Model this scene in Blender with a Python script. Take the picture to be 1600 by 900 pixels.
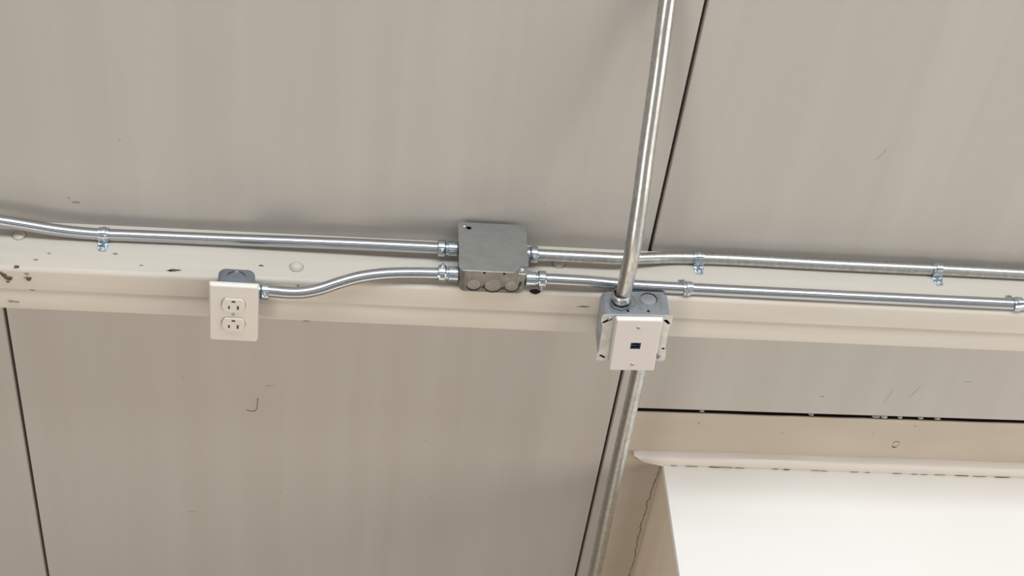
import bpy, bmesh, math, random
from mathutils import Vector, Matrix

for o in list(bpy.data.objects):
    bpy.data.objects.remove(o)
SC = bpy.context.scene
COL = SC.collection
H0 = 4.0                     # height of the girt's top above the floor, metres
def M(x, y, z):              # millimetres about the girt's back corner -> metres
    return Vector((x / 1000, y / 1000, z / 1000 + H0))

# ------------------------------------------------------------------ camera
R = [[0.9938855, 0.0452218, 0.1007305], [-0.0384234, -0.7136144, 0.6994842], [0.1035146, -0.6990776, -0.7075134]]
CAMPOS = (-303.89, -1834.74, 1761.12)
cd = bpy.data.cameras.new('camera')
cd.sensor_width = 36.0
cd.lens = 2600.0 / 1600.0 * 36.0
cd.clip_start = 0.05
cam = bpy.data.objects.new('camera', cd)
COL.objects.link(cam)
cam.matrix_world = Matrix(((R[0][0], -R[0][1], -R[0][2], 0), (R[1][0], -R[1][1], -R[1][2], 0),
                           (R[2][0], -R[2][1], -R[2][2], 0), (0, 0, 0, 1)))
cam.location = M(*CAMPOS)
SC.camera = cam

# ------------------------------------------------------------------ world, lamps, exposure
w = bpy.data.worlds.new('world')
SC.world = w
w.use_nodes = True
w.node_tree.nodes['Background'].inputs[0].default_value = (1.0, 0.972, 0.94, 1)
w.node_tree.nodes['Background'].inputs[1].default_value = 0.345

def area(name, loc, target, sx, sy, power, color):
    l = bpy.data.lights.new(name, 'AREA')
    l.shape = 'RECTANGLE'; l.size = sx; l.size_y = sy; l.energy = power; l.color = color
    o = bpy.data.objects.new(name, l); COL.objects.link(o)
    o.location = loc
    o.rotation_euler = (Vector(target) - Vector(loc)).to_track_quat('-Z', 'Y').to_euler()
    return o
area('skylight_by_wall', M(250, -650, 3400), M(250, -650, 0), 5.0, 1.0, 142, (0.86, 0.945, 1.0))
area('mid_hall_fill', M(0, -4200, 3450), M(0, -4000, 0), 9.0, 1.0, 50, (0.92, 0.97, 1.0))  # unseen fill, added for a second streak on the conduits and brighter walls
area('low_bounce_fill', M(300, -3800, -2750), M(200, 0, 100), 4.2, 2.2, 41, (1.0, 0.87, 0.70))  # unseen low light added to stand in for warm bounce off the floor
area('window_light', M(3800, -2300, 300), M(500, 0, 0), 2.4, 1.6, 80, (1.0, 0.94, 0.85))
area('left_window_light', M(-1900, -3300, -350), M(250, 0, -600), 1.1, 1.1, 30, (1.0, 0.93, 0.84))

SC.view_settings.view_transform = 'Standard'
SC.view_settings.look = 'None'
SC.view_settings.exposure = 0.0
SC.view_settings.gamma = 1.0
SC.view_settings.use_curve_mapping = False

# ------------------------------------------------------------------ materials
def principled(name, base, rough=0.5, metal=0.0, spec=0.5):
    m = bpy.data.materials.new(name); m.use_nodes = True
    b = m.node_tree.nodes['Principled BSDF']
    b.inputs['Base Color'].default_value = (*base, 1)
    b.inputs['Roughness'].default_value = rough
    b.inputs['Metallic'].default_value = metal
    b.inputs['Specular IOR Level'].default_value = spec
    return m, m.node_tree, b

def noisy(name, c1, c2, scale, rough=0.5, metal=0.0, spec=0.5, rough2=None, detail=4.0, bump=0.0, lo=0.35, hi=0.65, bscale=None):
    """two tones of one paint or metal mixed by object-space noise stretched by scale (x, y, z)"""
    m, nt, b = principled(name, c1, rough, metal, spec)
    N = nt.nodes; L = nt.links
    tc = N.new('ShaderNodeTexCoord'); mp = N.new('ShaderNodeMapping')
    mp.inputs['Scale'].default_value = scale
    L.new(tc.outputs['Object'], mp.inputs['Vector'])
    nz = N.new('ShaderNodeTexNoise'); nz.inputs['Scale'].default_value = 1.0; nz.inputs['Detail'].default_value = detail
    L.new(mp.outputs[0], nz.inputs['Vector'])
    mr = N.new('ShaderNodeMapRange'); mr.inputs['From Min'].default_value = lo; mr.inputs['From Max'].default_value = hi
    L.new(nz.outputs['Fac'], mr.inputs['Value'])
    mx = N.new('ShaderNodeMix'); mx.data_type = 'RGBA'
    mx.inputs['A'].default_value = (*c1, 1); mx.inputs['B'].default_value = (*c2, 1)
    L.new(mr.outputs[0], mx.inputs['Factor'])
    L.new(mx.outputs['Result'], b.inputs['Base Color'])
    if rough2 is not None:
        r = N.new('ShaderNodeMapRange'); r.inputs['To Min'].default_value = rough; r.inputs['To Max'].default_value = rough2
        L.new(mr.outputs[0], r.inputs['Value']); L.new(r.outputs[0], b.inputs['Roughness'])
    if bump:
        bp = N.new('ShaderNodeBump'); bp.inputs['Strength'].default_value = bump; bp.inputs['Distance'].default_value = 0.001
        src = nz
        if bscale:
            src = N.new('ShaderNodeTexNoise'); src.inputs['Scale'].default_value = bscale; src.inputs['Detail'].default_value = 3.0
            L.new(tc.outputs['Object'], src.inputs['Vector'])
        L.new(src.outputs['Fac'], bp.inputs['Height']); L.new(bp.outputs[0], b.inputs['Normal'])
    return m

def panel_material():
    """pale grey-beige factory paint with faint vertical streaks, partly painted-in reflections, and brownish rundown stains"""
    m, nt, b = principled('panel_paint', (0.47, 0.43, 0.385), 0.52, 0.0, 0.35)
    N = nt.nodes; L = nt.links
    tc = N.new('ShaderNodeTexCoord')
    def noise(scale, detail, lo, hi):
        mp = N.new('ShaderNodeMapping'); mp.inputs['Scale'].default_value = scale
        L.new(tc.outputs['Object'], mp.inputs['Vector'])
        nz = N.new('ShaderNodeTexNoise'); nz.inputs['Scale'].default_value = 1.0; nz.inputs['Detail'].default_value = detail
        L.new(mp.outputs[0], nz.inputs['Vector'])
        mr = N.new('ShaderNodeMapRange'); mr.inputs['From Min'].default_value = lo; mr.inputs['From Max'].default_value = hi
        L.new(nz.outputs['Fac'], mr.inputs['Value'])
        return mr.outputs[0], nz
    s1, _ = noise((16, 1, 0.7), 3, 0.42, 0.72)       # broad lighter vertical streaks, partly reflections put into the colour
    s2, _ = noise((38, 1, 1.1), 4, 0.56, 0.78)         # thin brown runs
    s3, fine = noise((160, 160, 160), 3, 0.3, 0.7)      # fine tooth of the paint
    def mix(a, bcol, fac, amount):
        mu = N.new('ShaderNodeMath'); mu.operation = 'MULTIPLY'; mu.inputs[1].default_value = amount
        L.new(fac, mu.inputs[0])
        mx = N.new('ShaderNodeMix'); mx.data_type = 'RGBA'
        if isinstance(a, tuple): mx.inputs['A'].default_value = (*a, 1)
        else: L.new(a, mx.inputs['A'])
        mx.inputs['B'].default_value = (*bcol, 1)
        L.new(mu.outputs[0], mx.inputs['Factor'])
        return mx.outputs['Result']
    c = mix((0.445, 0.41, 0.372), (0.49, 0.458, 0.422), s1, 0.6)
    c = mix(c, (0.39, 0.325, 0.25), s2, 0.15)
    c = mix(c, (0.44, 0.40, 0.355), s3, 0.25)
    L.new(c, b.inputs['Base Color'])
    bp = N.new('ShaderNodeBump'); bp.inputs['Strength'].default_value = 0.12; bp.inputs['Distance'].default_value = 0.0006
    L.new(fine.outputs['Fac'], bp.inputs['Height']); L.new(bp.outputs[0], b.inputs['Normal'])
    return m

PANEL = panel_material()
CREAM = noisy('cream_paint', (0.605, 0.543, 0.472), (0.555, 0.49, 0.42), (3, 30, 22), 0.45, 0, 0.4, 0.55, 5, 0.15, bscale=90)
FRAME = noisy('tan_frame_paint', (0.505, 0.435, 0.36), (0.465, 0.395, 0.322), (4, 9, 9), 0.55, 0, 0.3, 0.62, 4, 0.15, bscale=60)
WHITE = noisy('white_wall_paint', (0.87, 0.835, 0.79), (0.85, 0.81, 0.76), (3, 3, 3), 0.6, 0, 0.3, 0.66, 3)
DARK = principled('joint_shadow', (0.03, 0.026, 0.022), 0.9)[0]
FOAM = principled('foam_sealant', (0.50, 0.47, 0.42), 0.9)[0]
LIP = noisy('off_white_strip_paint', (0.74, 0.685, 0.63), (0.68, 0.615, 0.555), (4, 40, 40), 0.45, 0, 0.4, 0.55, 5, 0.2, bscale=70)
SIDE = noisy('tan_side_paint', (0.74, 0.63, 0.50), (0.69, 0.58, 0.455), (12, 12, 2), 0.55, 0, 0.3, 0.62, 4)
GAP_SHADE = principled('dark_brown_gap_shade', (0.05, 0.036, 0.027), 0.9)[0]  # colour that paints the shade inside the header gap
RUST = noisy('rust', (0.075, 0.045, 0.032), (0.13, 0.085, 0.06), (300, 300, 300), 0.9)
SCUFF = principled('faint_scuff', (0.36, 0.325, 0.28), 0.8)[0]
CHIP = noisy('old_chip', (0.24, 0.20, 0.16), (0.30, 0.26, 0.21), (300, 300, 300), 0.9)
HOLE = principled('hole_black', (0.004, 0.004, 0.004), 0.9)[0]
EMT = noisy('galvanised_tube', (0.57, 0.59, 0.62), (0.46, 0.475, 0.495), (5, 50, 50), 0.20, 1.0, 0.5, 0.27, 3)
EMT_OLD = noisy('weathered_galvanised_tube', (0.62, 0.62, 0.60), (0.47, 0.465, 0.445), (150, 150, 90), 0.29, 1.0, 0.5, 0.38, 5)
ZINC = noisy('bright_zinc', (0.62, 0.68, 0.74), (0.50, 0.55, 0.60), (60, 60, 60), 0.16, 1.0, 0.5, 0.30)
STEEL_DULL = noisy('dull_galvanised_steel', (0.41, 0.41, 0.395), (0.31, 0.305, 0.29), (38, 60, 38), 0.42, 0.85, 0.5, 0.55, 6)
STEEL_BROWN = noisy('aged_box_steel', (0.34, 0.322, 0.295), (0.26, 0.245, 0.22), (45, 45, 45), 0.42, 0.8, 0.5, 0.55, 6)
STEEL_GREY = noisy('galvanised_box_steel', (0.46, 0.49, 0.53), (0.36, 0.385, 0.42), (55, 55, 55), 0.38, 0.8, 0.5, 0.55, 6)
RING = noisy('galvanised_ring_steel', (0.66, 0.655, 0.62), (0.55, 0.55, 0.51), (70, 70, 50), 0.42, 0.55, 0.5, 0.55, 6)
BLUEGREY = noisy('blue_grey_box_finish', (0.20, 0.215, 0.245), (0.17, 0.18, 0.205), (70, 70, 70), 0.5, 0.35, 0.5, 0.6)
PLASTIC = principled('white_plastic', (0.645, 0.595, 0.535), 0.25, 0, 0.5)[0]
PINKISH = principled('warm_white_plastic', (0.64, 0.58, 0.548), 0.25, 0, 0.5)[0]
SLOT = principled('slot_brown', (0.10, 0.07, 0.05), 0.8)[0]
NAVY = principled('navy_jack', (0.006, 0.011, 0.035), 0.4)[0]
JACKBLUE = principled('pale_blue_contacts', (0.16, 0.21, 0.34), 0.4)[0]
SCREWM = principled('screw_nickel', (0.50, 0.47, 0.44), 0.35, 0.8)[0]
DECK = principled('grey_roof_deck', (0.20, 0.19, 0.18), 0.7)[0]
CONCRETE = noisy('concrete_floor', (0.36, 0.32, 0.27), (0.30, 0.265, 0.22), (2, 2, 2), 0.7, 0, 0.3, 0.8, 6)

# ------------------------------------------------------------------ mesh helpers (local millimetres)
def obj(name, bm, mat, parent=None, smooth=False, loc=None, mirror=False):
    bmesh.ops.remove_doubles(bm, verts=bm.verts, dist=1e-5)
    bmesh.ops.recalc_face_normals(bm, faces=bm.faces)
    for v in bm.verts: v.co *= 0.001
    me = bpy.data.meshes.new(name)
    if smooth:
        for f in bm.faces: f.smooth = True
        for e in bm.edges:
            if len(e.link_faces) == 2 and e.calc_face_angle(0) > math.radians(38): e.smooth = False
    bm.to_mesh(me); bm.free()
    me.materials.append(mat)
    o = bpy.data.objects.new(name, me); COL.objects.link(o)
    if parent: o.parent = parent
    if loc is not None: o.location = loc
    return o
def thing(name, label, cat, loc, group=None, rot=(0, 0, 0)):
    o = bpy.data.objects.new(name, None); COL.objects.link(o)
    o.empty_display_size = 0.05
    o.location = loc; o.rotation_euler = rot
    o['label'] = label; o['category'] = cat
    if group: o['group'] = group
    return o
def tag(o, label, cat, group=None):
    o['label'] = label; o['category'] = cat
    if group: o['group'] = group
    return o
def structure(name, loc=(0, 0, 0)):
    o = bpy.data.objects.new(name, None); COL.objects.link(o); o.location = loc; o['kind'] = 'structure'
    o.empty_display_size = 0.05
    return o
def box(bm, lo, hi, bevel=0.0, seg=2):
    r = bmesh.ops.create_cube(bm, size=1.0)
    vs = r['verts']
    for v in vs:
        v.co = Vector([(lo[i] + hi[i]) / 2 + v.co[i] * (hi[i] - lo[i]) for i in range(3)])
    if bevel:
        es = list({e for v in vs for e in v.link_edges})
        bmesh.ops.bevel(bm, geom=es, offset=bevel, segments=seg, affect='EDGES', profile=0.5)
def frame_of(axis):
    """two vectors perpendicular to an axis"""
    a = Vector(axis).normalized()
    u = a.cross(Vector((0, 0, 1)) if abs(a.z) < 0.9 else Vector((1, 0, 0))).normalized()
    return a, u, a.cross(u)
def lathe(bm, origin, axis, prof, n=28, closed=False):
    """prof: list of (distance along axis, radius)"""
    a, u, v = frame_of(axis); o = Vector(origin)
    rings = []
    for t, r in prof:
        if r < 1e-6:
            rings.append([bm.verts.new(o + a * t)])
        else:
            rings.append([bm.verts.new(o + a * t + (u * math.cos(2 * math.pi * k / n) + v * math.sin(2 * math.pi * k / n)) * r) for k in range(n)])
    prs = list(zip(rings, rings[1:]))
    if closed: prs.append((rings[-1], rings[0]))
    for A, B in prs:
        for k in range(n):
            k2 = (k + 1) % n
            if len(A) == 1 and len(B) == 1: continue
            if len(A) == 1: bm.faces.new((A[0], B[k], B[k2]))
            elif len(B) == 1: bm.faces.new((A[k], B[0], A[k2]))
            else: bm.faces.new((A[k], B[k], B[k2], A[k2]))
def smooth_path(pts, step=6.0):
    """centripetal-style Catmull-Rom through the points"""
    P = [Vector(p) for p in pts]
    P = [P[0] * 2 - P[1]] + P + [P[-1] * 2 - P[-2]]
    out = []
    for i in range(1, len(P) - 2):
        p0, p1, p2, p3 = P[i - 1:i + 3]
        L = (p2 - p1).length
        n = max(1, min(60, int(L / step)))
        d01, d12, d23 = (p1 - p0).length, L, (p3 - p2).length
        m1 = ((p1 - p0) / d01 * d12 + (p2 - p1)) * 0.5
        m2 = ((p2 - p1) + (p3 - p2) / d23 * d12) * 0.5
        for k in range(n):
            t = k / n
            out.append(p1 * (2*t**3 - 3*t**2 + 1) + m1 * (t**3 - 2*t**2 + t) + p2 * (-2*t**3 + 3*t**2) + m2 * (t**3 - t**2))
    out.append(P[-2])
    return out
def tube(bm, path, r, n=28, rin=None):
    T = [(path[min(i + 1, len(path) - 1)] - path[max(i - 1, 0)]).normalized() for i in range(len(path))]
    a, u, v = frame_of(T[0])
    rings = []
    for p, t in zip(path, T):
        u = (u - t * u.dot(t)).normalized(); v = t.cross(u)
        rings.append([bm.verts.new(p + (u * math.cos(2 * math.pi * k / n) + v * math.sin(2 * math.pi * k / n)) * r) for k in range(n)])
    for A, B in zip(rings, rings[1:]):
        for k in range(n):
            bm.faces.new((A[k], B[k], B[(k + 1) % n], A[(k + 1) % n]))
    bm.faces.new(rings[0]); bm.faces.new(list(reversed(rings[-1])))
def rrect(w, h, r, n=6, cx=0, cy=0):
    pts = []
    for sx, sy, a0 in ((1, 1, 0), (-1, 1, 90), (-1, -1, 180), (1, -1, 270)):
        for k in range(n + 1):
            a = math.radians(a0 + 90 * k / n)
            pts.append((cx + sx * (w / 2 - r) + r * math.cos(a), cy + sy * (h / 2 - r) + r * math.sin(a)))
    return pts
def circle(r, n=20, cx=0, cy=0):
    return [(cx + r * math.cos(2 * math.pi * k / n), cy + r * math.sin(2 * math.pi * k / n)) for k in range(n)]
# 2D plane -> 3D: FRONT maps (x, z) at depth y (negative y faces the viewer); TOP maps (x, y) at height z
def FRONT(p, d): return Vector((p[0], d, p[1]))
def TOP(p, d): return Vector((p[0], p[1], d))
def loft(bm, loops, to3, cap0=True, cap1=True):
    """loops: list of (2D outline, depth), all with the same number of points"""
    rs = [[bm.verts.new(to3(p, d)) for p in lp] for lp, d in loops]
    for A, B in zip(rs, rs[1:]):
        n = len(A)
        for k in range(n): bm.faces.new((A[k], B[k], B[(k + 1) % n], A[(k + 1) % n]))
    if cap0: bm.faces.new(rs[0])
    if cap1: bm.faces.new(rs[-1])
    return rs
def holed(bm, outer, holes, d_front, d_back, to3):
    """a sheet with through holes: triangulated front and back faces joined by the hole and rim walls"""
    sides = []
    for d in (d_front, d_back):
        es = []; lps = []
        for lp in [outer] + holes:
            vs = [bm.verts.new(to3(p, d)) for p in lp]
            es += [bm.edges.new((vs[k], vs[(k + 1) % len(vs)])) for k in range(len(vs))]
            lps.append(vs)
        bmesh.ops.triangle_fill(bm, use_beauty=True, use_dissolve=False, edges=es)
        sides.append(lps)
    for A, B in zip(*sides):
        n = len(A)
        for k in range(n): bm.faces.new((A[k], A[(k + 1) % n], B[(k + 1) % n], B[k]))
def prism_x(bm, prof0, prof1, x0, x1):
    """a (y, z) outline run along x, free to differ a little at the two ends"""
    A = [bm.verts.new((x0, y, z)) for y, z in prof0]; B = [bm.verts.new((x1, y, z)) for y, z in prof1]
    n = len(A)
    for k in range(n): bm.faces.new((A[k], B[k], B[(k + 1) % n], A[(k + 1) % n]))
    bm.faces.new(A); bm.faces.new(B)
def blob(rng, rx, ry, n=14, rough=0.35):
    return [(rx * (1 + rough * (rng.random() - 0.5) * 2) * math.cos(2 * math.pi * k / n), ry * (1 + rough * (rng.random() - 0.5) * 2) * math.sin(2 * math.pi * k / n)) for k in range(n)]
def ribbon(bm, pts, widths, to3, d0, d1):
    """a flat jagged strip along 2D points with its own thickness"""
    L = []; Rr = []
    for i, p in enumerate(pts):
        a = Vector(pts[max(i - 1, 0)]); b = Vector(pts[min(i + 1, len(pts) - 1)])
        t = (b - a).normalized(); nrm = Vector((-t.y, t.x)) * widths[i] / 2
        L.append(tuple(Vector(p) + nrm)); Rr.append(tuple(Vector(p) - nrm))
    for i in range(len(pts) - 1):
        loft(bm, [([L[i], L[i + 1], Rr[i + 1], Rr[i]], d0), ([L[i], L[i + 1], Rr[i + 1], Rr[i]], d1)], to3)

ORI = M(0, 0, 0)

# ------------------------------------------------------------------ floor and back wall
bm = bmesh.new(); box(bm, (-7000, -9000, -100), (7000, 200, 0))
fl = obj('floor', bm, CONCRETE); fl['kind'] = 'structure'
bm = bmesh.new(); box(bm, (-7000, -9000, 7640), (7000, 200, 7740))
ce = obj('ceiling', bm, DECK); ce['kind'] = 'structure'

wall = structure('wall_back', ORI)
bm = bmesh.new(); box(bm, (-3760, 42, -4000), (4140, 60, 4000))
obj('backing_sheet', bm, DARK, wall)
bm = bmesh.new(); box(bm, (200, 12, -396), (2400, 20, -350))
obj('gap_shade_strip', bm, GAP_SHADE, wall)  # dark strip added behind the gap to paint its shade
S0, SW, GAP = 165.3, 997.0, 4.6                    # centre joint, panel width, joint width
def cut_z(x): return -376.6 + 0.0094 * (x - 202)   # top edge of the wall cut-out above the tan header board
def panel(x0, x1, cut=None):
    """one insulated wall panel; cut = x from which it stops at the header board"""
    xa, xb = x0 + GAP / 2, x1 - GAP / 2
    zt, zb = 4000, -4000
    if cut is None: pts = [(xa, zb), (xb, zb), (xb, zt), (xa, zt)]
    elif cut <= xa: pts = [(xa, cut_z(xa)), (xb, cut_z(xb)), (xb, zt), (xa, zt)]
    else: pts = [(xa, zb), (cut, zb), (cut, cut_z(cut)), (xb, cut_z(xb)), (xb, zt), (xa, zt)]
    bm = bmesh.new()
    def inset(p, e, g):
        low = cut is not None and abs(p[1] - cut_z(p[0])) < 1e-6
        return (p[0] + (e if abs(p[0] - xa) < 1e-6 else -e if abs(p[0] - xb) < 1e-6 else 0), p[1] + (g if low else 0))
    loft(bm, [(pts, 40), (pts, 6.0), ([inset(p, 0, 1.0) for p in pts], 3.2), ([inset(p, 1.2, 6.0) for p in pts], 0)], FRONT)
    return obj('panel', bm, PANEL, wall)
edges = [S0 + SW * k for k in range(-4, 5)]
edges[3] = -831.6
edges[2] = edges[3] - SW; edges[1] = edges[2] - SW; edges[0] = edges[1] - SW
CUT = 201.0
for a, b in zip(edges, edges[1:]):
    panel(a, b, None if b < S0 + 10 else CUT)
# marks on the panels: a bent hair-like scuff, chips and scratches
def wall_mark(name, outline, cx, cz, mat, d=-0.25):
    bm = bmesh.new()
    loft(bm, [([(cx + x, cz + z) for x, z in outline], 0.05), ([(cx + x, cz + z) for x, z in outline], d)], FRONT)
    return obj(name, bm, mat, wall)
rng = random.Random(4)
bm = bmesh.new(); tube(bm, smooth_path([(-457, -0.7, -416.5), (-450, -0.7, -418), (-443, -0.7, -418.5), (-439.5, -0.7, -412), (-438.5, -0.7, -398), (-437.5, -0.7, -384)], 4), 0.65, 6)
obj('scuff_hair', bm, CHIP, wall)
for cx, cz, rx, rz, mt in ((-712, 52, 3.0, 2.2, SCUFF), (-702, 44, 6.0, 1.8, CHIP), (-631, 170, 2.2, 1.6, SCUFF), (-10, 88, 2.0, 1.2, SCUFF),
                           (-557, -706, 9.0, 1.5, SCUFF), (-399, -641, 1.8, 2.4, SCUFF), (-402, -668, 1.3, 3.0, SCUFF), (-560, -340, 2.0, 1.3, SCUFF), (-418, -352, 7, 1.0, SCUFF),
                           (517, -324, 2.4, 1.2, CHIP), (-130, -640, 1.6, 1.6, SCUFF), (-150, -480, 1.5, 1.5, SCUFF), (760, -272, 7, 0.9, SCUFF)):
    wall_mark('chip', blob(rng, rx, rz, 10), cx, cz, mt)
for x0, z0, x1, z1 in ((668, -318, 680, -285), (628, -330, 636, -296), (705, 300, 716, 318), (470, 210, 480, 232)):
    bm = bmesh.new(); tube(bm, [Vector((x0, -0.15, z0)), Vector(((x0 + x1) / 2 + 1, -0.15, (z0 + z1) / 2)), Vector((x1, -0.15, z1))], 0.3, 5)
    obj('scratch', bm, SCUFF, wall)

# ------------------------------------------------------------------ girt (trim_1): channel running the length of the wall
girt = structure('trim_1', ORI)
XL, XR = -3700, 4100
def lin(x, a, b): return a + (b - a) * (x + 830) / 1630      # value a at the left of the view, b at its right
def upper_profile(x):
    f = lin(x, -101.5, -97.5); s = lin(x, -41.2, -46.6)
    arc = [(f + 7 - 7 * math.sin(t), -7 + 7 * math.cos(t)) for t in [math.pi / 2 * k / 6 for k in range(7)]]
    return [(-0.2, 0)] + arc + [(f, s + 0.8), (f + 0.8, s), (f + 4.2, s), (f + 4.2, -6), (f + 9, -4), (-0.2, -4)]
bm = bmesh.new(); prism_x(bm, upper_profile(XL * .3), upper_profile(XR * .3), XL, XR)
obj('top_flange', bm, CREAM, girt, True)
def lower_profile(x):
    f = lin(x, -101.5, -97.5) + 2.4; b = lin(x, -87.5, -90.5)
    s = lin(x, -41.2, -46.6) - 2.0
    return [(f + 5, -10), (f + 5, s), (f + 0.6, s), (f, s - 0.8), (f, b + 2.5), (f + 2.5, b), (-0.2, b), (-0.2, b + 4), (f + 8, b + 4), (f + 8, -10)]
bm = bmesh.new(); prism_x(bm, lower_profile(XL * .3), lower_profile(XR * .3), XL, XR)
obj('lower_web', bm, CREAM, girt, True)
for x, y in ((-783.8, -30.5), (-374.8, -70), (20.6, -36.5)):      # painted-over bolt heads
    bm = bmesh.new(); lathe(bm, (x, y, 0), (0, 0, 1), [(0, 9.6), (0.9, 9.4), (1.3, 8.0), (3.2, 7.4), (4.2, 6.0), (4.5, 0)], 22)
    bh = obj('bolt_head', bm, CREAM, girt, True)
    bm = bmesh.new(); lathe(bm, (x, y, 0), (0, 0, 1), [(0.0, 9.4), (0.35, 9.4), (0.35, 10.5), (0.0, 10.8)], 22, closed=True)
    obj('cracked_paint_ring', bm, CHIP, girt, True)
def front_y(x): return lin(x, -101.5, -97.5)
def girt_mark(outline, x, v, top, mat, name='paint_chip', t=0.3):
    bm = bmesh.new()
    if top: loft(bm, [([(x + a, v + b) for a, b in outline], -0.02), ([(x + a, v + b) for a, b in outline], t)], TOP)
    else:
        y = front_y(x) if v > -40 else front_y(x) + 2.4
        loft(bm, [([(x + a, v + b) for a, b in outline], y + 0.02), ([(x + a, v + b) for a, b in outline], y - t)], FRONT)
    return obj(name, bm, mat, girt)
rng = random.Random(11)
K = 1.25
for x, v, rx, ry, top, mt in ((-551.9, -89, 7.5, 1.9, True, RUST), (-558, -90, 3.0, 1.2, True, RUST), (-426.5, -71, 2.6, 1.6, True, RUST), (-776, -96, 3.6, 2.0, True, RUST),
                              (-640, -60, 3.5, 1.4, True, CHIP), (-600, -82, 3, 1.2, True, CHIP), (-752, -80, 3, 1.4, True, CHIP), (-735, -66, 2, 1, True, CHIP),
                              (-795, -14, 3.6, 2.8, False, RUST), (-789, -20, 4.6, 3.2, False, RUST), (-799, -10, 2.0, 2.2, False, RUST), (-791, -27, 1.8, 1.3, False, RUST),
                              (-760, -19, 3.0, 2.6, False, RUST), (-765, -17.5, 2.0, 1.0, False, CHIP), (-762, -9.5, 2.4, 1.2, False, CHIP), (-758.5, -43.5, 3.2, 1.8, False, RUST),
                              (-791, -71, 4.6, 1.1, False, CHIP), (-783, -72, 2.2, .9, False, CHIP), (60, -26.5, 6.5, 0.9, False, RUST), (52, -27.5, 3.6, 0.7, False, CHIP), (-346, -9.0, 2.4, 1.8, False, CHIP), (-371, -9, 1.6, 1.2, False, CHIP),
                              (-358, -87, 3.8, 0.8, False, CHIP), (700, -20, 4, 0.9, False, CHIP)):
    girt_mark(blob(rng, rx * K, ry * K, 12, 0.4), x, v, top, mt)
# black hole punched through the rounded front edge
bm = bmesh.new()
pts = [(-9, 0.5), (-5, 3.8), (2, 4.6), (9, 1.2), (6, -2.6), (1, -4.6), (-5, -3)]
A = [bm.verts.new((-18.5 + x, front_y(-18) + 1.9 + z * 0.62 - 0.6, -1.6 + z * 0.62 + 0.6)) for x, z in pts]
B = [bm.verts.new((-18.5 + x, front_y(-18) + 4.9 + z * 0.62, -4.6 + z * 0.62)) for x, z in pts]
for k in range(7): bm.faces.new((A[k], A[(k + 1) % 7], B[(k + 1) % 7], B[k]))
bm.faces.new(A); bm.faces.new(B)
obj('punched_hole', bm, HOLE, girt)

# ------------------------------------------------------------------ tan frame (trim_2) around the boxed enclosure
frame = structure('trim_2', ORI)
XE = 2300                                           # right end, out of view
def head_top(x): return cut_z(x) - 5.6
def lip_top(x): return -486.5 + min(4.5, 0.0195 * (x - 221)) + 0.4 * math.sin(x / 90)
bm = bmesh.new()
rng = random.Random(3)
xs = [202 + 40 * k for k in range(int((XE - 202) / 40) + 1)]
top = [(x, head_top(x) + rng.uniform(-0.5, 0.6)) for x in xs]
pts = top + [(xs[-1], -511), (202, -511)]
loft(bm, [(pts, 2.6), (pts, 0.7), ([(x, z - 0.6) for x, z in top] + pts[-2:], 0)], FRONT)
obj('header_board', bm, FRAME, frame)
bm = bmesh.new(); box(bm, (202, 0.4, -4000), (274, 20, -511.2))
obj('jamb_board', bm, FRAME, frame)
# cove strip: bright sloped shoulder, rounded nose, mitred left end
bm = bmesh.new()
def cove(x, e):
    zt = lip_top(x)
    n = -513.5
    h = zt - n
    return [(0.3, zt), (-10.8, zt - 3.0), (-12.6, zt - 5.0), (-12.8, n + h * 0.66), (-11.6, n + h * 0.3), (-9.4, n), (0.3, n)]
stations = []
for x, k in ((216, 0.0), (226, 0.25), (240, 0.5), (256, 0.78), (274, 1.0)):
    pr = cove(max(x, 221), 0)
    stations.append((x, [(y, max(z, pr[0][1] - (pr[0][1] + 513.5) * k - 0.01 * i)) if i else (y, z) for i, (y, z) in enumerate(pr)]))
for x in [320 + 60 * k for k in range(34)]:
    stations.append((x, [(y + (rng.uniform(-.35, .35) if 1 < i < 6 else 0), z + (rng.uniform(-.4, .4) if 1 < i < 5 else 0)) for i, (y, z) in enumerate(cove(x, 0))]))
rs = [[bm.verts.new((x, y, z)) for y, z in pr] for x, pr in stations]
for A, B in zip(rs, rs[1:]):
    for k in range(7): bm.faces.new((A[k], B[k], B[(k + 1) % 7], A[(k + 1) % 7]))
bm.faces.new(rs[0]); bm.faces.new(rs[-1])
obj('cove_strip', bm, LIP, frame, True)
# filler lump at the mitre, crack down the jamb, broken caulk under the strip
bm = bmesh.new(); tube(bm, smooth_path([(218.5, -0.6, -487), (222, -2.0, -496), (232, -4.5, -504.5), (246, -6.5, -509), (262, -8, -511), (272, -9, -513)], 4), 2.6, 8)
obj('filler_bead', bm, LIP, frame, True)
def crack(pts, wd, depth0, depth1, to3, name='crack'):
    rr = random.Random(len(pts) * 7 + 1); P = []; W = []
    for (a, b) in zip(pts, pts[1:]):
        n = max(2, int((Vector(b) - Vector(a)).length / 5))
        for k in range(n):
            t = k / n
            P.append((a[0] + (b[0] - a[0]) * t + rr.uniform(-1.7, 1.7), a[1] + (b[1] - a[1]) * t + rr.uniform(-1, 1)))
            W.append(wd * rr.uniform(0.55, 1.3))
    P.append(pts[-1]); W.append(wd * .6)
    bm = bmesh.new(); ribbon(bm, P, W, to3, depth0, depth1)
    return obj(name, bm, SLOT, frame)
crack([(276, -514), (272, -524), (271, -540), (267.5, -586), (265, -644), (266, -663), (264.5, -700), (265, -752), (269, -800), (268, -862), (270, -940), (269, -1100)], 1.5, 0.5, 0.1, FRONT)
rr = random.Random(21)
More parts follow.
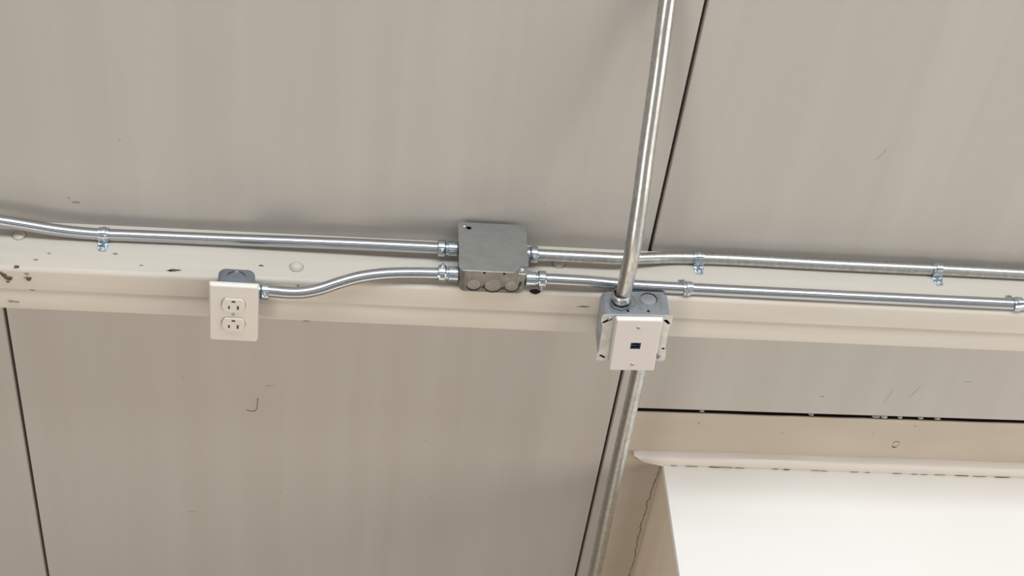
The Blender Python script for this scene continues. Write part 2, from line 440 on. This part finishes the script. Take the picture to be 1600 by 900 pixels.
for x in [286, 312, 355, 372, 402, 470, 490, 540, 560, 612, 640, 690, 725, 742, 768, 806, 840, 880, 900]:
    L = rr.uniform(8, 26)
    bm = bmesh.new(); z = -512.6 + rr.uniform(-.4, .9)
    ribbon(bm, [(x, z), (x + L * .4, z + rr.uniform(-.6, .6)), (x + L * .7, z + rr.uniform(-.6, .6)), (x + L, z + rr.uniform(-.5, .5))], [0.4, 1.0, 0.7, 0.3], FRONT, -9.5, -10.9)
    obj('caulk_crack', bm, SLOT if rr.random() < .25 else CHIP, frame)
bm = bmesh.new(); loft(bm, [([(x + 226, z - 506) for x, z in blob(rr, 2.6, 2.2, 10)], 0.5), ([(x + 226, z - 506) for x, z in blob(rr, 2.6, 2.2, 10)], 0.0)], FRONT)
obj('nail_hole', bm, HOLE, frame)
# dimple with a torn rim in the header board, fine marks
bm = bmesh.new(); lathe(bm, (680, 0.05, -443), (0, -1, 0), [(0, 7.6), (0.9, 6.8), (1.0, 5.4), (0.15, 4.6), (0.1, 0)], 20)
hd = obj('screw_dimple', bm, FRAME, frame, True)
bm = bmesh.new(); ribbon(bm, [(674, -447), (676.5, -450), (680, -451.2), (684, -449.5)], [1.0, 3.4, 3.2, 0.8], FRONT, 0.1, -0.5)
obj('dimple_crack', bm, HOLE, hd)
bm = bmesh.new(); ribbon(bm, [(674, -438), (678, -435.5), (683, -436.5), (686, -440)], [0.6, 1.4, 1.6, 0.6], FRONT, 0.1, -0.9)
obj('dimple_crack', bm, CHIP, hd)
for cx, cz, a, b in ((632, -417, 1.4, 1.2), (318, -405, 1.4, 3), (470, -424, 2.5, 1), (700, -392, 3, .8)):
    bm = bmesh.new(); ol = blob(rr, a, b, 9)
    loft(bm, [([(cx + x, cz + z) for x, z in ol], 0.05), ([(cx + x, cz + z) for x, z in ol], -0.25)], FRONT); obj('paint_chip', bm, CHIP, frame)
# foam flecks stuck in the gap above the header board
for x, L, h in ((640, 12, 4.5), (668, 9, 3), (705, 10, 2.2), (735, 12, 2.2), (625, 16, 1.6), (318, 9, 1.2), (510, 10, 1.2)):
    bm = bmesh.new(); r = bmesh.ops.create_icosphere(bm, subdivisions=2, radius=1)
    for v in bm.verts: v.co = Vector((x + v.co.x * L / 2, 2.2 + v.co.y * 3.0, cut_z(x) - 0.5 + v.co.z * h * .5 * (1 + .25 * math.sin(v.co.x * 5))))
    obj('foam_fleck', bm, FOAM, frame, True)

# ------------------------------------------------------------------ boxed enclosure below the header
enc = thing('boxed_enclosure', 'white boxed enclosure with flat bright top projecting from the wall below the tan header', 'enclosure', M(273, 0, -4000))
eb = Vector((273, 0, -4000))
def rel(p, b): return tuple(Vector(p) - b)
bm = bmesh.new()
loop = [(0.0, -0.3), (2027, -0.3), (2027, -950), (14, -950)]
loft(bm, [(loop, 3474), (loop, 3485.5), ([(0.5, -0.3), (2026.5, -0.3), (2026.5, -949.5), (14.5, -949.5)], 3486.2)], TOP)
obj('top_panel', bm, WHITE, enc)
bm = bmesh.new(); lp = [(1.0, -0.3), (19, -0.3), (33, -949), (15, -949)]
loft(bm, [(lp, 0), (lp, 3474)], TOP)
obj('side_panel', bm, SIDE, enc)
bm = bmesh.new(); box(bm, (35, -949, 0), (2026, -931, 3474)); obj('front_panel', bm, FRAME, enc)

# ------------------------------------------------------------------ conduits
R12, R34 = 8.95, 11.7
def conduit(pts, r, mat, label, group='galvanised conduit runs', step=7.0):
    b = Vector(pts[0]); bm = bmesh.new()
    tube(bm, [p - b for p in smooth_path(pts, step)], r, 28)
    o = obj('conduit', bm, mat, None, True, M(*b))
    return tag(o, label, 'conduit', group)
conduit([(-3600, -30, 165), (-2400, -30, 130), (-1300, -30, 84), (-1000, -30.5, 48), (-880, -30.5, 35), (-808, -30, 26.5), (-770, -30, 20.5), (-735, -30.5, 15), (-700, -30.3, 11), (-664, -30.2, 9.1), (-620, -29.6, 9.1), (-500, -29.2, 9.8), (-436, -30.5, 12), (-300, -33, 16.5), (-215, -35, 18.8), (-145, -35.3, 19)],
        R12, EMT, 'long thin conduit entering the junction box from the left, nearest the wall')
conduit([(-421, -122, 0), (-407, -122, -0.6), (-385, -122, -2.0), (-362, -119.5, -2.6), (-338, -114, 0.0), (-310, -107, 8.0), (-283, -101, 14.5), (-258, -97, 18), (-235, -94, 19.2), (-205, -91, 19), (-145, -88.6, 19)],
        R12, EMT, 'short conduit with an S bend from the outlet box up to the junction box', step=4)
conduit([(-24, -39.2, 19), (10, -39.5, 19), (70, -39.5, 19), (110, -38.5, 18), (150, -31, 14.0), (190, -23, 10.2), (215, -20.5, 9.2), (245, -19.7, 9.1), (286, -19, 9.1), (450, -20, 9.1), (613, -19.6, 9.1), (758, -20, 9.1), (1500, -20, 9.1), (3900, -20, 9.1)],
        R12, EMT_OLD, 'dull speckled conduit leaving the right of the junction box, nearest the wall')
conduit([(-24, -91.3, 19), (0, -90.8, 19), (30, -91, 19), (60, -90, 17.5), (100, -87.5, 12.5), (140, -86.4, 9.4), (165, -86.4, 9.1), (213, -86.9, 9.1), (456, -87.9, 9.1), (740, -88.1, 9.1), (1500, -88.1, 9.1), (3900, -88.1, 9.1)],
        R12, EMT, 'shiny conduit along the girt front edge, running from junction box behind data box')
conduit([(107.5, -128.3, 22), (107.3, -129.5, 60), (107.0, -130, 100), (107, -127, 135), (107, -118, 175), (107, -107, 217), (107, -87.8, 272), (107, -56, 383), (107, -24.5, 480), (107, -16, 525), (107, -13, 600), (107.5, -13, 1200), (107.5, -13, 3630)],
        R34, EMT_OLD, 'thick riser conduit coming down the wall into the top of the data box')
conduit([(157.2, -128, -92), (157.5, -128, -130), (159.5, -128, -396), (164.5, -128, -691), (167, -128, -1000), (168, -128, -3995)],
        R34, EMT_OLD, 'thick riser conduit dropping below the data box in front of the panel joint')

# ------------------------------------------------------------------ fittings shared by the boxes
def connector(parent, origin, axis, base, r=R12, length=31, screw=(0, 0, 1), long=True, mat=None):
    """set-screw connector: hollow body, shoulder ring, locknut at the box and a set screw boss; local to base"""
    o = Vector(origin) - base; a = Vector(axis).normalized()
    k = r / R12 * (1.0 if r < 10 else 0.86)
    ri = r + 0.25
    bm = bmesh.new()
    if long:
        prof = [(0.2, ri), (0.2, 10.6 * k), (1.0, 11.4 * k), (14.5, 11.4 * k), (16.0, 10.2 * k), (18.0, 10.2 * k), (19.2, 12.2 * k), (20.4, 12.9 * k), (28.5, 12.9 * k), (30.2, 12.2 * k), (31, 10.4 * k), (31, ri)]
    else:
        prof = [(0.2, ri), (0.2, 10.4 * k), (1, 10.9 * k), (8.5, 10.9 * k), (10, 12.4 * k), (11.2, 13 * k), (19, 13 * k), (20.6, 12.3 * k), (21.2, 10.6 * k), (21.2, ri)]
    lathe(bm, o, a, prof, 32, closed=True)
    c = obj('conduit_connector', bm, mat or ZINC, parent, True)
    s = Vector(screw).normalized(); t = (24 if long else 15) * k
    bm = bmesh.new()
    lathe(bm, o + a * t + s * 12.2 * k, s, [(0, 3.7), (2.2, 3.5), (2.5, 2.9), (2.5, 2.4), (4.2, 2.3), (4.6, 1.7), (4.6, 0)], 14)
    obj('set_screw', bm, ZINC, c, True)
    return c
def knockout(parent, c, normal, base, r=11, mat=STEEL_DULL, gap=(200, 345), slot=True):
    """a stamped disc with the dark broken ring around it; the tie side is left whole"""
    n, u, v = frame_of(normal); o = Vector(c) - base
    bm = bmesh.new()
    lathe(bm, o, n, [(-0.3, r * .96), (0.3, r * .94), (0.5, r * .86), (0.5, 0)], 26)
    k = obj('knockout', bm, mat, parent, True)
    return k, o
def arc_strip(parent, o, u, v, n, r, a0, a1, wd, mat, name='knockout_slot', t=0.25):
    bm = bmesh.new(); N = 18
    up = lambda p, d: o + u * p[0] + v * p[1] + n * d
    pts = [(r * math.cos(math.radians(a0 + (a1 - a0) * k / N)), r * math.sin(math.radians(a0 + (a1 - a0) * k / N))) for k in range(N + 1)]
    ws = [wd * (0.35 + 0.65 * math.sin(math.pi * k / N)) for k in range(N + 1)]
    ribbon(bm, pts, ws, up, -0.1, t)
    return obj(name, bm, mat, parent)
def screw_head(parent, o, normal, r, mat, base, name='screw', slot=True, ang=30):
    n, u, v = frame_of(normal); o = Vector(o) - base
    bm = bmesh.new(); lathe(bm, o, n, [(0, r), (r * .25, r * .97), (r * .5, r * .72), (r * .58, r * .3), (r * .58, 0)], 18)
    s = obj(name, bm, mat, parent, True)
    if slot:
        d = Vector((math.cos(math.radians(ang)), math.sin(math.radians(ang))))
        bm = bmesh.new(); ribbon(bm, [tuple(-d * r * .75), tuple(d * r * .75)], [r * .3, r * .3], lambda p, t: o + u * p[0] + v * p[1] + n * t, r * .4, r * .62)
        obj('screw_slot', bm, SLOT, s)
    return s

# ------------------------------------------------------------------ junction box lying on the girt
JB = Vector((-85, -57.5, 0.15))
jb = thing('junction_box', 'square grey steel junction box with blank cover joining four conduits on the girt', 'junction box', M(*JB))
bm = bmesh.new()
o1 = rrect(99, 98.5, 11); o2 = rrect(97, 96.5, 10); i1 = rrect(95, 94.5, 9)
ob = rrect(93, 92.5, 9)
loft(bm, [(ob, 0), (rrect(96.5, 96, 10.5), 0.9), (o1, 3.2), (o1, 46.5), (i1, 46.5), (i1, 2.5)], TOP, True, True)
obj('box_body', bm, STEEL_BROWN, jb, True)
# blank cover with a cut corner at the lower right and a keyhole slot at the upper left
W2, H2, RC = 51.4, 51.0, 7
def arc2(cx, cy, r, a0, a1, n=6): return [(cx + r * math.cos(math.radians(a0 + (a1 - a0) * k / n)), cy + r * math.sin(math.radians(a0 + (a1 - a0) * k / n))) for k in range(n + 1)]
cover = arc2(W2 - RC, H2 - RC, RC, 0, 90) + arc2(-W2 + RC, H2 - RC, RC, 90, 180) + arc2(-W2 + RC, -H2 + RC, RC, 180, 270) + [(28.5, -H2), (31, -H2 + 0.8), (34, -H2 + 4), (39, -H2 + 9.0)] + arc2(44.5, -H2 + 13.0, 5.0, 225, 60, 6)[:0] + [(42.5, -H2 + 12.2), (46, -H2 + 13), (49.5, -H2 + 14.0), (W2, -H2 + 16)]
keyhole = [(x - 37.0, y + 39.5) for x, y in [(-5.2, 3.4), (-1.8, 1.7), (0.5, 2.7), (3.4, 2.4), (5.6, 0.2), (5.2, -2.6), (2.6, -3.9), (-0.6, -3.5), (-2.6, -1.4), (-3.0, -0.1), (-6.2, 1.4)]]
bm = bmesh.new(); holed(bm, cover, [keyhole], 48.1, 46.7, TOP)
# bright zinc strip added along the front edge, painting in the sheet's highlight
cv = obj('cover', bm, STEEL_DULL, jb)
bm = bmesh.new(); box(bm, (-46.5, -H2 - 0.9, 46.4), (29.5, -H2 + 0.5, 48.35), 0.6, 2)
obj('cover_edge_glint', bm, ZINC, cv, True)
screw_head(jb, JB + Vector((-42.5, 43.0, 47.9)), (0, 0, 1), 3.0, ZINC, JB, 'cover_screw', False)
ear = bmesh.new(); loft(ear, [(rrect(17, 15, 4, 4, 42, -44.0), 44.5), (rrect(17, 15, 4, 4, 42, -44.0), 46.4)], TOP)
obj('screw_ear', ear, ZINC, jb)
screw_head(jb, JB + Vector((41.6, -41.6, 46.4)), (0, 0, 1), 3.9, ZINC, JB, 'cover_screw', True, 70)
n = Vector((0, -1, 0)); yf = -49.3
for x, z, r in ((-27.5, 17, 10.5), (1.2, 16.8, 12.5), (29, 17.2, 10.5)):
    k, o = knockout(jb, JB + Vector((x, yf, z)), (0, -1, 0), JB, r, STEEL_BROWN)
    N_, U_, V_ = frame_of((0, -1, 0))
    sgn = 1 if V_.z > 0 else -1
    arc_strip(k, o, Vector((1, 0, 0)), Vector((0, 0, 1)), n, r + 1.0, 200, 345, 3.2, DARK)
for x in (-14, 15.5):
    bm = bmesh.new(); lathe(bm, (x, yf + .2, 42.0), (0, -1, 0), [(0, 2.0), (0.35, 2.0), (0.35, 0)], 12); obj('screw_hole', bm, HOLE, jb)
for x0, z0, x1, z1 in ((-14.5, 10, -10, 17), (15, 9, 19.5, 15.5), (39, 14, 42.5, 27)):
    bm = bmesh.new(); ribbon(bm, [(x0, z0), ((x0 + x1) / 2, (z0 + z1) / 2), (x1, z1)], [1.6, 4.2, 2.0], FRONT, yf + .2, yf - 0.3); obj('pry_slot', bm, DARK, jb)
for x, z0, z1 in ((-36, 18, 40), (37, 16, 40)):
    bm = bmesh.new(); box(bm, (x - 1.3, yf - 0.7, z0), (x + 1.3, yf + .3, z1), 0.5, 1); obj('stamped_rib', bm, STEEL_BROWN, jb, True)
xl, xr = -50 , 50
connector(jb, (JB.x + xl, -35.3, 19), (-1, 0, 0), JB, screw=(0, -0.85, 0.45))
connector(jb, (JB.x + xl, -88.6, 19), (-1, 0, 0), JB, screw=(0, 0.25, 1))
connector(jb, (JB.x + xr, -39.3, 19), (1, 0, 0), JB, screw=(0, -0.85, 0.3), long=False)
connector(jb, (JB.x + xr, -91.2, 19), (1, 0, 0), JB, screw=(0, -0.8, -.5), length=31)

# ------------------------------------------------------------------ outlet box on the girt's front
OB = Vector((-460, -101.0, -27))
ob_ = thing('outlet_box', 'white duplex power outlet on a dark blue-grey handy box on the girt', 'outlet', M(*OB), rot=(0, math.radians(1.0), 0))
b0 = Vector((0, 0, 0))
bm = bmesh.new()
# rounded rear corners: the shell is lofted from its back to its open front
loft(bm, [(rrect(47, 94, 9), -0.2), (rrect(51, 98, 10), -2.0), (rrect(53, 100.5, 9), -6), (rrect(53, 100.5, 5), -39.5), (rrect(50, 97.5, 4), -39.5), (rrect(50, 97.5, 6), -5)], FRONT, True, True)
obj('box_body', bm, BLUEGREY, ob_, True)
k, o = knockout(ob_, (0, -21.5, 50.0), (0, 0, 1), b0, 13.2, BLUEGREY)
arc_strip(k, o, Vector((1, 0, 0)), Vector((0, 1, 0)), Vector((0, 0, 1)), 14.2, 22, 80, 2.2, DARK)
arc_strip(k, o, Vector((1, 0, 0)), Vector((0, 1, 0)), Vector((0, 0, 1)), 14.2, 100, 158, 2.2, DARK)
bm = bmesh.new(); box(bm, (-2.6, -10.2, 49.9), (2.6, -5.6, 51.2), .5, 1); obj('knockout_tie', bm, SCREWM, k, True)
def recept(cz, g=0.0):
    pts = []
    for s in (1, -1):
        c = []
        for j in range(9):
            a = math.radians(-45 + 90 * j / 8) if s > 0 else math.radians(135 + 90 * j / 8)
            c.append(((17.2 + g) * math.cos(a), cz + (19.6 + g) * math.sin(a)))
        pts += c
    return pts
pw, ph = 71.5, 118.5
cut = [recept(20.2, 0.45), recept(-20.2, 0.45), circle(1.9, 10)]
bm = bmesh.new()
PC = (-1.5, 1.2)
rim = [(rrect(pw, ph, 3.0, 5), -39.6), (rrect(pw, ph, 3.0, 5), -40.6), (rrect(pw - 0.8, ph - 1.0, 2.9, 5), -42.2), (rrect(pw - 3.0, ph - 4.4, 2.6, 5), -46.0), (rrect(pw - 5, ph - 6.4, 2.2, 5), -46.9)]
loft(bm, rim, FRONT, False, False)
holed(bm, rrect(pw - 5, ph - 6.4, 2.2, 5), cut, -46.9, -44.9, FRONT)
pl = obj('wall_plate', bm, PLASTIC, ob_, False, loc=(PC[0] / 1000, 0, PC[1] / 1000))
for cz in (20.2, -20.2):
    bm = bmesh.new()
    hl = [[(x, z + cz) for x, z in rrect(2.7, 7.2, .4, 2, -6.4, -4.0)], [(x, z + cz) for x, z in rrect(2.9, 8.8, .4, 2, 6.4, -4.0)],
          [(x, z + cz) for x, z in [(-2.9, 6.2), (2.9, 6.2), (2.9, 8.2), (2.3, 9.8), (1, 10.8), (-1, 10.8), (-2.3, 9.8), (-2.9, 8.2)]]]
    out = recept(cz, -0.2); ins = [(x * .955, cz + (z - cz) * .945) for x, z in out]
    loft(bm, [(out, -43.2), (out, -48.4), (ins, -49.6)], FRONT, False, False)
    holed(bm, ins, hl, -49.6, -48.6, FRONT)
    rc = obj('receptacle', bm, PLASTIC, ob_, False, loc=(PC[0] / 1000, 0, PC[1] / 1000))
    bm = bmesh.new()
    loft(bm, [([(x * .9, cz + (z - cz) * .9) for x, z in out], -48.2), ([(x * .9, cz + (z - cz) * .9) for x, z in out], -47.2)], FRONT)
    obj('contact_block', bm, SLOT, rc)
screw_head(ob_, (PC[0], -46.6, PC[1]), (0, -1, 0), 2.7, SCREWM, b0, 'plate_screw', True, 80)
connector(ob_, (26.7, -21.0, 26.4), (1, 0.0, 0), b0, screw=(0, -0.9, .3), long=False)

# ------------------------------------------------------------------ data box with plaster ring
DB = Vector((131.5, -101.0, -34))
db = thing('data_box', 'square galvanised data box with white single-port network plate hanging on the girt below the riser', 'data box', M(*DB), rot=(0, math.radians(-2.4), 0))
bm = bmesh.new()
loft(bm, [(rrect(92, 87, 9), -0.2), (rrect(98, 93, 11), -1.5), (rrect(101, 96, 12), -5), (rrect(102, 97, 11), -51.5), (rrect(98.5, 93.5, 9), -51.5), (rrect(98.5, 93.5, 9), -4)], FRONT, True, True)
obj('box_body', bm, STEEL_GREY, db, True)
zt = 48.35
k, o = knockout(db, (19.5, -18.5, zt), (0, 0, 1), b0, 11.6, STEEL_GREY)
arc_strip(k, o, Vector((1, 0, 0)), Vector((0, 1, 0)), Vector((0, 0, 1)), 12.9, -30, 150, 2.2, DARK)
arc_strip(k, o, Vector((1, 0, 0)), Vector((0, 1, 0)), Vector((0, 0, 1)), 12.6, 165, 325, 1.6, ZINC, 'knockout_lip', 0.7)
for x in (-13.5, 17):
    bm = bmesh.new(); lathe(bm, (x, -43, zt - .1), (0, 0, 1), [(0, 2.3), (.4, 2.3), (.4, 0)], 12); obj('screw_hole', bm, HOLE, db)
for pts in (((-4, -12), (-1, -20), (0, -30)), ((2, -22), (5, -31), (8, -38)), ((-8, -38), (-4, -31), (-1, -35)), ((0, -40), (4, -36), (9, -40)), ((36, -8), (38, -24), (37, -42)), ((-38, -20), (-39, -34), (-38, -46))):
    bm = bmesh.new(); ribbon(bm, list(pts), [1.2, 2.2, 1.0], TOP, zt - .2, zt + .35); obj('stamped_rib', bm, STEEL_DULL, db)
# riser connector on top: hexagonal-looking set-screw body with dark mouth
c = connector(db, (-23.2, -27, zt), (0, 0, 1), b0, R34, screw=(0.45, -0.9, 0), long=False, mat=EMT_OLD)
bm = bmesh.new(); lathe(bm, (-23.2, -27, zt), (0, 0, 1), [(0.1, 12.2), (0.1, 16.8), (3.4, 16.8), (4.0, 15.8), (4.0, 14.2)], 8); obj('locknut', bm, BLUEGREY, c)
bm = bmesh.new(); lathe(bm, (-23.2, -27, zt), (0, 0, 1), [(23.9, 11.95), (23.9, 13.0), (25.4, 13.0), (25.4, 11.95)], 28, closed=True); obj('mouth_seal', bm, DARK, c, True)
connector(db, (25.2, -27, -48.6), (0, 0, -1), b0, R34, screw=(0, -1, 0), long=False)
# ring: flat plate with scalloped edges, four diagonal slots and a raised centre
hw, hh = 53, 50
outline = (arc2(hw - 5, hh - 5, 5, 0, 90) + arc2(-hw + 5, hh - 5, 5, 90, 180) + [(-hw, hh - 14), (-hw + 2.2, hh - 21), (-hw + 3.2, hh - 30), (-hw + 3.2, -hh + 26), (-hw + 1.5, -hh + 17)]
           + arc2(-hw + 5, -hh + 5, 5, 180, 270) + arc2(hw - 8, -hh + 8, 8, 270, 360) + [(hw - .8, -hh + 22), (hw - 3, -hh + 30), (hw - 3, hh - 28), (hw - 1, hh - 17)])
def dslot(cx, cz, ang, L=13, wd=4.6):
    ca, sa = math.cos(math.radians(ang)), math.sin(math.radians(ang))
    return [(cx + x * ca - z * sa, cz + x * sa + z * ca) for x, z in rrect(L, wd, wd * .42, 3)]
holes = [dslot(-46, 36.5, 38), dslot(-43.5, -40.5, -35, 11, 4.0), dslot(45.5, 37.0, -46, 13, 5), circle(2.4, 10, 47, -21.5)]
bm = bmesh.new(); holed(bm, outline, holes, -53.6, -51.7, FRONT)
ring = obj('plaster_ring', bm, RING, db)
bm = bmesh.new()
loft(bm, [(rrect(66, 92, 4), -53.4), (rrect(62, 90, 4), -59.5), (rrect(52, 80, 3), -59.5)], FRONT, False, False)
obj('raised_collar', bm, RING, ring, True)
screw_head(ring, (-40.5, -53.5, 42.5), (0, -1, 0), 4.2, STEEL_GREY, b0, 'ring_screw', True, 20)
screw_head(ring, (42, -53.5, -37.5), (0, -1, 0), 4.6, STEEL_GREY, b0, 'ring_screw', True, 60)
for x, z0, L in ((38.5, 14, 2.4), (39, 9, 1.8), (39.5, 4, 2.6), (39, -1, 1.6), (-46.5, -2, 2.2), (-46, -7, 1.6)):     # worn, unreadable stamping
    bm = bmesh.new(); ribbon(bm, [(x - L / 2, z0), (x, z0 - .7), (x + L / 2, z0 + .2)], [.5, 1.0, .5], FRONT, -53.4, -53.85); obj('worn_stamp', bm, STEEL_DULL, ring)
pw, ph = 71.0, 114.5
PC = (1.5, -2.6)
bm = bmesh.new()
rim = [(rrect(pw, ph, 2.6, 5), -59.4), (rrect(pw, ph, 2.6, 5), -60.4), (rrect(pw - 0.8, ph - 1.0, 2.4, 5), -61.8), (rrect(pw - 3.4, ph - 4.8, 2.0, 5), -65.6), (rrect(pw - 6.0, ph - 7.6, 1.6, 5), -66.6)]
loft(bm, rim, FRONT, False, False)
holed(bm, rrect(pw - 6.0, ph - 7.6, 1.6, 5), [rrect(15.4, 14.6, 0.8, 2), circle(2, 10, 0, 40.5), circle(2, 10, 0, -40.5)], -66.6, -64.0, FRONT)
obj('wall_plate', bm, PINKISH, db, False, loc=(PC[0] / 1000, 0, PC[1] / 1000))
for z in (40.5, -40.5):
    screw_head(db, (PC[0], -66.2, PC[1] + z), (0, -1, 0), 3.0, SCREWM, b0, 'plate_screw', True, 15)
bm = bmesh.new()
jo = rrect(15.0, 14.2, .6, 2); ji = [(x, z) for x, z in [(-5.8, -4.6), (5.8, -4.6), (5.8, 3.0), (3.2, 3.0), (3.2, 5.4), (-3.2, 5.4), (-3.2, 3.0), (-5.8, 3.0)]]
holed(bm, jo, [ji], -65.5, -58, FRONT)
jk = obj('jack', bm, NAVY, db, False, loc=(PC[0] / 1000, 0, PC[1] / 1000))
bm = bmesh.new(); box(bm, (-6.2, -59.2, -5.2), (6.2, -58, 5.8)); obj('jack_well', bm, HOLE, jk)
bm = bmesh.new()
for q in range(8): box(bm, (-4.9 + q * 1.3, -63.4, -3.2), (-4.3 + q * 1.3, -59.4, -1.6))
obj('contacts', bm, JACKBLUE, jk)

# ------------------------------------------------------------------ one-hole conduit straps
def make_strap():
    """built for a tube whose axis is 9.1 above the girt; tab towards -y; base under the tube's axis"""
    t = thing('conduit_strap', '', 'strap', (0, 0, 0), 'one-hole conduit straps')
    r0, ax = R12 + 0.35, 9.1
    prof = [(ax_y, z) for ax_y, z in ()]
    path = []                                               # inner path in (y, z): wall-side heel, over the top, down to the tab
    for k in range(15):
        a = math.radians(-28 + (180 + 28) * k / 14)
        path.append((r0 * math.cos(a), ax + r0 * math.sin(a)))
    path += [(-r0 - 0.2, 6.0), (-r0 - 0.4, 2.2), (-r0 - 1.2, 0.7), (-r0 - 2.6, 0.25), (-r0 - 8, 0.2), (-r0 - 17.5, 0.2)]
    th = 1.3
    xs = [(-7.6, 0), (-3.6, 0), (-2.4, 1.1), (2.4, 1.1), (3.6, 0), (7.6, 0)]
    bm = bmesh.new()
    inn = []; out = []
    for i, p in enumerate(path):
        a = Vector(path[max(i - 1, 0)]); b = Vector(path[min(i + 1, len(path) - 1)])
        tg = (b - a).normalized(); nr = Vector((tg.y, -tg.x))
        ribf = 1.0 if i < len(path) - 3 else 0.0
        tw = 1.0 if i < len(path) - 1 else 0.62
        inn.append([bm.verts.new((x * tw, p[0], p[1])) for x, h in xs])
        q = Vector(p) + nr * th
        out.append([bm.verts.new((x * tw, q.x + nr.x * h * ribf, q.y + nr.y * h * ribf)) for x, h in xs])
    for i in range(len(path) - 1):
        for k in range(5):
            bm.faces.new((inn[i][k], inn[i][k + 1], inn[i + 1][k + 1], inn[i + 1][k]))
            bm.faces.new((out[i][k], out[i][k + 1], out[i + 1][k + 1], out[i + 1][k]))
        bm.faces.new((inn[i][0], inn[i + 1][0], out[i + 1][0], out[i][0])); bm.faces.new((inn[i][5], inn[i + 1][5], out[i + 1][5], out[i][5]))
    for i in (0, -1):
        for k in range(5): bm.faces.new((inn[i][k], inn[i][k + 1], out[i][k + 1], out[i][k]))
    obj('saddle', bm, ZINC, t, True)
    screw_head(t, (0, -r0 - 10.5, 1.5), (0, 0, 1), 4.3, ZINC, b0, 'strap_screw', True, 40)
    return t
first = make_strap()
straps = [(-660, -30.2, 0, 'strap at the left end of the girt on the upper left conduit'),
          (237, -19.8, 3, 'strap on the upper right conduit just right of the riser'),
          (616, -19.6, 7, 'strap on the upper right conduit near the right edge, with its tab bent over'),
          (212, -86.9, 190, 'strap on the lower shiny conduit beside the data box, tab towards the wall'),
          (729, -88.1, 190, 'strap on the lower right conduit at the far right end')]
for i, (x, y, a, lab) in enumerate(straps):
    if i == 0: s = first
    else:
        s = first.copy(); COL.objects.link(s)
        for ch in list(first.children):
            c = ch.copy(); COL.objects.link(c); c.parent = s
            for g in list(ch.children):
                d = g.copy(); COL.objects.link(d); d.parent = c
    s.location = M(x, y, 0); s.rotation_euler = (0, 0, math.radians(a)); s['label'] = lab
